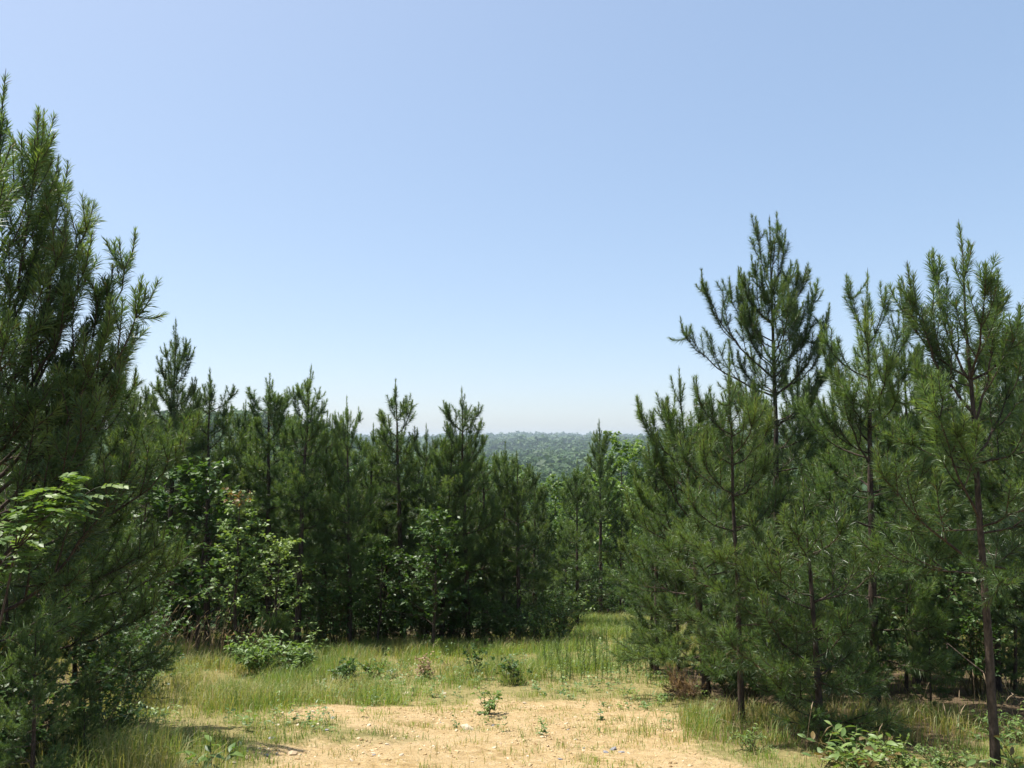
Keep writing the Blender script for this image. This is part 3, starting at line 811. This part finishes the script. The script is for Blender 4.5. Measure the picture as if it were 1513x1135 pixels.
tag(link("low_weeds", wd_.mesh("low_weeds", M_LEAF_PALE)), "low leafy weeds mixed through the meadow grass", "weeds", kind="stuff")

# dry seeding grass along the left edge of the meadow
sg = MB()
P = []
for _ in range(190):
    px = rng.uniform(190, 400); d = rng.uniform(15.5, 18.5)
    P.append((at(px, 900, d)[0], d))
P += [(at(px, 900, d)[0], d) for px, d in zip(rng.uniform(1180, 1500, 16), rng.uniform(7.8, 9.5, 16))]
for (x, y) in P:
    b = np.array([x, y, float(gz(x, y)) - .02]); hh = rng.uniform(0.45, 1.15) * (0.6 if x > 0 else 1)
    a = rng.normal(0.3, 1.2); o = np.array([math.cos(a), math.sin(a), 0]) * hh * rng.uniform(0.1, 0.55)
    pts = bez(b, b + UP * hh * .6 + o * .2, b + UP * hh + o, 6)
    tube(sg, pts, np.linspace(0.0030, 0.0016, 6), 3, 0.3)
    dr = nrm(pts[-1] - pts[-2])
    l = rng.uniform(0.08, 0.15)
    tube(sg, [pts[-1], pts[-1] + dr * l * .35, pts[-1] + dr * l - UP * l * .25], [0.003, 0.0075 if x < 0 else 0.005, 0.002], 5, rng.uniform(0.4, 1))
tag(link("seeding_grass", sg.mesh("seeding_grass", M_SEED)), "dry tan seed stalks standing at the shaded edges of the clearing", "dry grass", kind="stuff")

# slim upright weeds by the track
def make_weed(seed):
    rng = np.random.default_rng(seed)
    mb, st = MB(), MB()
    H = 0.8
    pts = bez(np.zeros(3) - UP * .03, np.array([rng.normal(0, .03), rng.normal(0, .03), H * .5]), np.array([rng.normal(0, .06), rng.normal(0, .06), H]), 8)
    tube(st, pts, np.linspace(0.005, 0.002, 8), 4)
    n = 110
    f = rng.uniform(0.12, 1, n); q = np.stack([np.interp(f, np.linspace(0, 1, 8), pts[:, c]) for c in range(3)], -1)
    a = rng.random(n) * 6.283
    D = np.stack([np.cos(a), np.sin(a), rng.uniform(0.6, 1.6, n)], -1)
    leaf_tris(mb, q, D, nrm(rng.normal(0, 1, (n, 3)) + UP), 0.062 * (1.15 - 0.7 * f), 0.09, np.clip(0.4 + rng.normal(0, .12, n), .1, 1), 0.1)
    return st.mesh("stem", M_STEM), mb.mesh("foliage", M_LEAF_PALE)
WEED = [make_weed(s) for s in (1, 2, 3)]
for _ in range(64):
    px = rng.uniform(800, 975); d = rng.uniform(13.6, 17.5)
    x = at(px, 900, d)[0]
    put_shrub(WEED[rng.integers(3)], "weed_stalk", foot(x, d), rng.random() * 6.28, rng.uniform(0.55, 1.15), "slim upright green weed stalk in the tall grass beside the track", "weed", "weed stalks beside the track")
for px, py, d in ((735, 980, 15.5), (745, 985, 15.3), (725, 985, 15.4), (755, 990, 15.2), (470, 1025, 12.6), (478, 1030, 12.5), (465, 1030, 12.4)):
    x = at(px, 900, d)[0]
    put_shrub(WEED[rng.integers(3)], "weed_stalk", foot(x, d), rng.random() * 6.28, rng.uniform(0.45, 0.65), "short green weed stalk clumped in the short grass near the dirt", "weed", "weed stalks in the short grass")

# ------------------------------------------------------------------ plants with leaves one can pick apart
from mathutils import Vector, Matrix
def leaf_mesh(L, wd, mat, tint, droop, seg=5):
    """one ovate leaf along +X with a folded midrib and a bent blade"""
    t = np.linspace(0, 1, seg + 1)
    w = wd * L * np.sin(np.pi * np.clip(t, 0.02, 0.985)) ** 0.8
    z = -droop * L * t ** 2
    c = np.stack([t * L, 0 * t, z - 0.10 * w], -1)
    l = np.stack([t * L, w, z + 0.18 * w], -1); r = np.stack([t * L, -w, z + 0.18 * w], -1)
    V = np.concatenate([c, l, r]); n = seg + 1
    T = []
    for k in range(seg):
        T += [(k, k + 1, n + k + 1), (k, n + k + 1, n + k), (k + 1, k, 2 * n + k), (k + 1, 2 * n + k, 2 * n + k + 1)]
    mb = MB(); mb.add(V, T, tint)
    return mb.mesh("leaf", mat, True)

def frond_mesh(L, n, leaflet, wd, mat, tint, droop, rng):
    """one pinnate leaf along +X: rachis and paired leaflets"""
    mb = MB()
    t = np.linspace(0, 1, 7)
    pts = np.stack([t * L, 0 * t, 0.10 * L * t - droop * L * t ** 2], -1)
    tube(mb, pts, np.linspace(0.0022, 0.001, 7), 3, 0.3)
    P, D = [], []
    for k in range(n):
        f = 0.22 + 0.78 * k / (n - 1)
        q = np.array([np.interp(f, t, pts[:, c]) for c in range(3)])
        if k == n - 1: P.append(q); D.append((1, 0, -0.2)); continue
        for sgn in (-1, 1):
            P.append(q); D.append((0.55, sgn, rng.normal(-0.12, 0.12)))
    P, D = np.array(P), np.array(D, float)
    sz = leaflet * (1 - 0.45 * np.abs(2 * (P[:, 0] / L) - 1.1) ** 2)
    leaf_tris(mb, P, D, nrm(UP + rng.normal(0, .18, P.shape)), sz, wd, np.clip(tint + rng.normal(0, .08, len(P)), .1, 1), 0.12)
    return mb.mesh("leaf", mat)

def orient(o, p, d, roll=0.0):
    x_ = Vector(d).normalized(); z_ = Vector((0, 0, 1)); y_ = z_.cross(x_).normalized(); z_ = x_.cross(y_)
    m = Matrix((x_, y_, z_)).transposed().to_4x4()
    o.matrix_local = Matrix.Translation(Vector(p)) @ m @ Matrix.Rotation(roll, 4, 'X')

def leafy(name, loc, label, cat, stems, meshes, per, rng, up=0.3, jit=0.5, group=None):
    """stems: lists of local points; leaves are children, placed along each stem"""
    r = root(name, loc)
    mb = MB()
    for st in stems: tube(mb, bez(np.array(st[0], float), np.array(st[1], float), np.array(st[2], float), 7), np.linspace(0.006, 0.002, 7), 5)
    link("stem", mb.mesh("stem", M_STEM, True), r)
    for st in stems:
        c = bez(*[np.array(q, float) for q in st], 41)
        for k in range(per):
            i = int(8 + 32 * (k + rng.random() * .6) / per); i = min(i, 40)
            a = k * 2.4 + rng.normal(0, .4)
            tg = nrm(c[min(40, i + 1)] - c[i - 1])
            d = np.array([math.cos(a), math.sin(a), 0]) + tg * 0.5 + UP * (up + rng.normal(0, .25))
            lf = link("leaf", meshes[rng.integers(len(meshes))], r)
            orient(lf, c[i], d, rng.normal(0, jit))
            sc = rng.uniform(0.7, 1.2); lf.scale = (sc, sc, sc)
    return tag(r, label, cat, group)

rng = np.random.default_rng(31)
# seedling at the front of the dirt
d = 6.9; p = at(312, 1100, d); f = foot(p[0], d)
big = [leaf_mesh(0.115, 0.24, M_LEAF, t_, dr) for t_, dr in ((0.25, 0.25), (0.5, 0.35), (0.75, 0.2), (0.95, 0.45))]
hh = p[2] + 0.10 - f[2]
leafy("seedling", f, "broad leaved dark green seedling at the front edge of the bare dirt", "seedling",
      [((0, 0, -.03), (0.02, 0, hh * .5), (-0.03, 0.02, hh)), ((0, 0, -.03), (-0.10, 0, hh * .4), (-0.24, 0.03, hh * .62)), ((0, 0, -.03), (0.10, -.02, hh * .5), (0.20, 0.0, hh * .72)), ((0, 0, -.03), (-0.04, -.08, hh * .4), (-0.08, -.14, hh * .7))], big, 8, rng)
# pale shrub below the slender pine
d = 7.5; p = at(1268, 1092, d); f = foot(p[0], d)
pale = [leaf_mesh(0.105, 0.20, M_LEAF_PALE, t_, dr) for t_, dr in ((0.35, 0.3), (0.55, 0.4), (0.8, 0.25), (0.03, 0.4), (0.65, 0.5))]
st = []
for k in range(14):
    a = k * 2.4; rr = rng.uniform(0.18, 0.50)
    st.append(((rng.normal(0, .03), rng.normal(0, .03), -.03), (math.cos(a) * rr * .45, math.sin(a) * rr * .45, 0.20), (math.cos(a) * rr, math.sin(a) * rr * .8, rng.uniform(0.17, 0.36))))
leafy("shrub", f, "pale yellow green shrub of arching leaves at the foot of the slender pine", "shrub", st, pale, 10, rng)
d = 7.6; p = at(1212, 1095, d); f = foot(p[0], d)
leafy("shrub", f, "small shrub with pinkish tips left of the pale arching shrub", "shrub", [st[0], st[3], st[5]], [pale[3], pale[0], pale[2]], 9, rng)
d = 7.4; p = at(1508, 1110, d); f = foot(p[0], d)
leafy("shrub", f, "small pale shrub right of the slender pine's bare trunk", "shrub", [st[1], st[4], st[6]], pale, 8, rng)
# pinnate leaved sapling in front of the large pine
d = 5.2; f = np.array(foot(at(-70, 900, d)[0], d))
fr = [frond_mesh(0.20, 6, 0.070, 0.30, M_LEAF, t_, dr, rng) for t_, dr in ((0.7, 0.25), (0.9, 0.4), (0.55, 0.5))]
fork = at(22, 815, d) - f
stems = []
for px, py, dy in ((100, 705, 0), (62, 722, -.1), (140, 722, .05), (28, 770, -.15), (-5, 845, -.2), (85, 752, -.2), (10, 800, 0.1)):
    q = at(px, py, d + dy) - f
    stems.append((tuple(fork), tuple(fork * .55 + q * .45 + np.array([0, 0, 0.05])), tuple(q)))
r = root("sumac_sapling", tuple(f)); mb = MB()
tube(mb, bez(np.array([0, 0, -.05]), fork * .5 + np.array([.05, 0, 0]), fork, 10), np.linspace(0.009, 0.006, 10), 6)
for st_ in stems: tube(mb, bez(*[np.array(q, float) for q in st_], 12), np.linspace(0.006, 0.003, 12), 5)
link("stem", mb.mesh("stem", M_BARK, True), r)
for st_ in stems:
    c = bez(*[np.array(q, float) for q in st_], 41)
    for k in range(9):
        i = 40 - int(k * 2.2); a = k * 2.4 + rng.normal(0, .4)
        lf = link("leaf", fr[rng.integers(3)], r)
        orient(lf, c[i], np.array([math.cos(a), math.sin(a), rng.uniform(-0.05, 0.35)]), rng.normal(0, .25))
tag(r, "sapling with bright feather shaped leaves in front of the large upswept pine", "sapling")
# tiny pine and dead brush
d = 16.9; p = at(405, 905, d); f = foot(p[0], d)
put_tree(make_pine(71, p[2] - f[2] - .1, 0.12, 0.42, whorl=0.2, r0=0.014, dens=370, hw=0.004, topw=1, lead=0.3), "pine_seedling", f, 0, 1, "knee high bright pine seedling behind the low arching shrub", "pine")
d = 12.0; p = at(1012, 1000, d); f = foot(p[0], d)
M_KEEP = M_NEEDLE, M_BARK; M_NEEDLE = M_DEAD
M_BARK = bark_mat("dead_twig", (0.30, 0.22, 0.16), (0.48, 0.37, 0.29), 30)
put_tree(make_pine(72, 0.26, 0.02, 0.26, whorl=0.11, r0=0.010, dens=300, nl=0.09, hw=0.004, topw=2, lead=0.1, steep=0.5), "dead_brush", f, 0, 1, "russet dead pine brush at the track edge beside the stout based pine", "dead brush")
M_NEEDLE, M_BARK = M_KEEP

# ------------------------------------------------------------------ stones and fallen sticks
def stone_mat(name, a_, b_):
    m, nt, out = new_mat(name)
    tc = nt.nodes.new("ShaderNodeTexCoord")
    c = ramp(nt, [(0.3, a_), (0.7, b_)], noise(nt, 14, 5, tc.outputs["Object"]))
    p = nt.nodes.new("ShaderNodeBsdfPrincipled"); p.inputs["Roughness"].default_value = 0.85
    nt.links.new(c, p.inputs["Base Color"]); nt.links.new(p.outputs[0], out.inputs[0])
    return m
M_GRAVEL = foliage_mat("dusty_gravel", [(0.0, (0.26, 0.17, 0.08)), (0.55, (0.48, 0.34, 0.17)), (0.85, (0.60, 0.47, 0.28)), (1.0, (0.70, 0.60, 0.43))], 0.9, 0.1, 0.0, 0.0)
M_ST = [stone_mat("tan_stone", (0.38, 0.27, 0.15), (0.58, 0.45, 0.29)), stone_mat("pale_stone", (0.44, 0.35, 0.23), (0.60, 0.51, 0.37)), stone_mat("slate_stone", (0.13, 0.13, 0.14), (0.30, 0.29, 0.29))]
import bmesh
def stone_mesh(seed, mat):
    rg = np.random.default_rng(seed)
    bm = bmesh.new(); bmesh.ops.create_icosphere(bm, subdivisions=1, radius=1)
    pl = [(nrm(rg.normal(size=3)), rg.uniform(0.55, 0.85)) for _ in range(7)]
    for v in bm.verts:
        c = np.array(v.co)
        for n_, k_ in pl:
            e = c @ n_ - k_
            if e > 0: c = c - n_ * e
        v.co = Vector(c * np.array([1, 0.72, 0.42]))
    me = bpy.data.meshes.new("stone"); bm.to_mesh(me); bm.free(); me.materials.append(mat)
    return me
STONES = [[stone_mesh(10 * i + j, M_ST[i]) for j in range(4)] for i in range(3)]
WORD = ["tan", "pale cream", "slate grey"]
spots = [(480, 1080, 0.09, 2), (402, 1092, 0.08, 2), (352, 1100, 0.09, 2), (432, 1115, 0.12, 0), (395, 1118, 0.06, 2), (690, 1079, 0.17, 1), (640, 1104, 0.07, 1), (492, 1062, 0.08, 2), (470, 1071, 0.06, 1), (905, 1108, 0.10, 2), (918, 1112, 0.07, 2), (895, 1113, 0.06, 2), (572, 1100, 0.05, 1), (600, 1026, 0.12, 1), (655, 1026, 0.12, 1), (775, 1040, 0.08, 1), (545, 1072, 0.07, 1), (410, 1072, 0.06, 1), (440, 1072, 0.06, 1), (455, 1030, 0.1, 1), (462, 1052, 0.06, 1), (530, 1092, 0.07, 0), (610, 1082, 0.05, 0), (836, 1070, 0.06, 1), (800, 1085, 0.06, 0), (850, 1060, 0.06, 0), (960, 1085, 0.05, 0), (520, 1125, 0.06, 1), (365, 1120, 0.07, 0), (345, 1128, 0.06, 1), (560, 1118, 0.05, 0), (740, 1100, 0.05, 0), (780, 1118, 0.05, 1)]
for _ in range(34): spots.append((rng.uniform(350, 1010), rng.uniform(1045, 1130), rng.uniform(0.03, 0.055), rng.choice([0, 0, 1, 1, 2])))
for px, py, sz, kind in spots:
    p = on_ground(px, py)
    o = link("stone", STONES[kind][rng.integers(4)])
    o.location = (p[0], p[1], float(gz(p[0], p[1])) + sz * 0.05)
    o.rotation_euler = (rng.normal(0, .2), rng.normal(0, .2), rng.random() * 6.28)
    o.scale = (sz * .62, sz * .62, sz * .62 * rng.uniform(.7, 1.1))
    tag(o, "%s %s lying on the bare dirt" % ("larger" if sz > 0.075 else "small", WORD[kind] + " stone"), "stone", "%s %s stones on the dirt" % ("larger" if sz > 0.075 else "small", WORD[kind]))
# gravel too small to count
gv = MB()
n = 26000
y = rng.uniform(5.6, 15, n); x = rng.uniform(-4, 4.4, n)
k = (masks(x, y)[0] > 0.3) & (rng.random(n) < 0.08 + 0.75 * sstep(-0.05, 0.3, vnoise(x, y, 0.7, 51) + 0.5 * vnoise(x, y, 0.2, 52)))
x, y = x[k], y[k]; n = len(x)
oc = np.array([(1, 0, 0), (0, 1, 0), (-1, 0, 0), (0, -1, 0), (0, 0, .6), (0, 0, -.6)], float)
ot = np.array([(0, 1, 4), (1, 2, 4), (2, 3, 4), (3, 0, 4), (1, 0, 5), (2, 1, 5), (3, 2, 5), (0, 3, 5)])
V = oc[None] * (1 + rng.normal(0, .25, (n, 6, 1))) * (0.005 + 0.020 * rng.random((n, 1, 1)) ** 4)
V = V + np.stack([x, y, gz(x, y) + 0.002], -1)[:, None]
gv.add(V.reshape(-1, 3), (ot[None] + 6 * np.arange(n)[:, None, None]).reshape(-1, 3), np.repeat(rng.random(n), 6))
tag(link("gravel", gv.mesh("gravel", M_GRAVEL)), "fine pale gravel strewn over the bare dirt", "gravel", kind="stuff")
M_STICK = bark_mat("dry_stick", (0.20, 0.15, 0.11), (0.42, 0.34, 0.27), 30)
for (x0, y0, x1, y1, lab) in ((1018, 1058, 1096, 1078, "long thin dry stick lying in the grass beside the dead brush"), (1230, 1062, 1300, 1100, "dry stick leaning among the seed stalks by the pale shrub"), (1335, 1040, 1420, 1068, "dry branch lying on the litter behind the slender pine"), (1465, 1010, 1505, 1040, "short dry branch on the litter right of the slender pine")):
    a_, b_ = on_ground(x0, y0), on_ground(x1, y1)
    mid_p = (a_ + b_) / 2; f = np.array(foot(mid_p[0], mid_p[1]))
    r = root("stick", tuple(f)); mb = MB()
    pts = np.stack([a_ - f + UP * .06, mid_p - f + UP * .09 + rng.normal(0, .03, 3), b_ - f + UP * .03])
    tube(mb, bez(*pts, 8), np.linspace(0.011, 0.004, 8), 5)
    link("shaft", mb.mesh("shaft", M_STICK, True), r)
    m2 = MB(); tube(m2, [pts[1], pts[1] + np.array([0.05, 0.1, 0.08]), pts[1] + np.array([0.14, 0.16, 0.13])], [0.005, 0.004, 0.002], 4)
    link("twig", m2.mesh("twig", M_STICK, True), r)
    tag(r, lab, "stick")

# ------------------------------------------------------------------ haze
hm, nt, out = new_mat("haze")
pv = nt.nodes.new("ShaderNodeVolumePrincipled")
pv.inputs["Color"].default_value = (0.72, 0.86, 1.0, 1)
pv.inputs["Density"].default_value = 0.00010
pv.inputs["Anisotropy"].default_value = 0.2
nt.links.new(pv.outputs[0], out.inputs["Volume"])
zs = gz(X, Y)
lo, hi = float(zs.min()) - 1.0, float(max(zs.max() + 40, 8.0))
bx = np.array([(sx * 6500.0, yy, zz) for zz in (lo, hi) for sx, yy in ((-1, -80), (1, -80), (1, 9300), (-1, 9300))])
hb = MB()
hb.add(bx, [(0, 2, 1), (0, 3, 2), (4, 5, 6), (4, 6, 7), (0, 1, 5), (0, 5, 4), (1, 2, 6), (1, 6, 5), (2, 3, 7), (2, 7, 6), (3, 0, 4), (3, 4, 7)])
tag(link("haze", hb.mesh("haze", hm)), "pale summer haze over the valley", "haze", kind="stuff")
print("TRIS pines+leaves", TRI[0], "forest", sum(len(t) for t in ff.T), "grass blades", nblades)
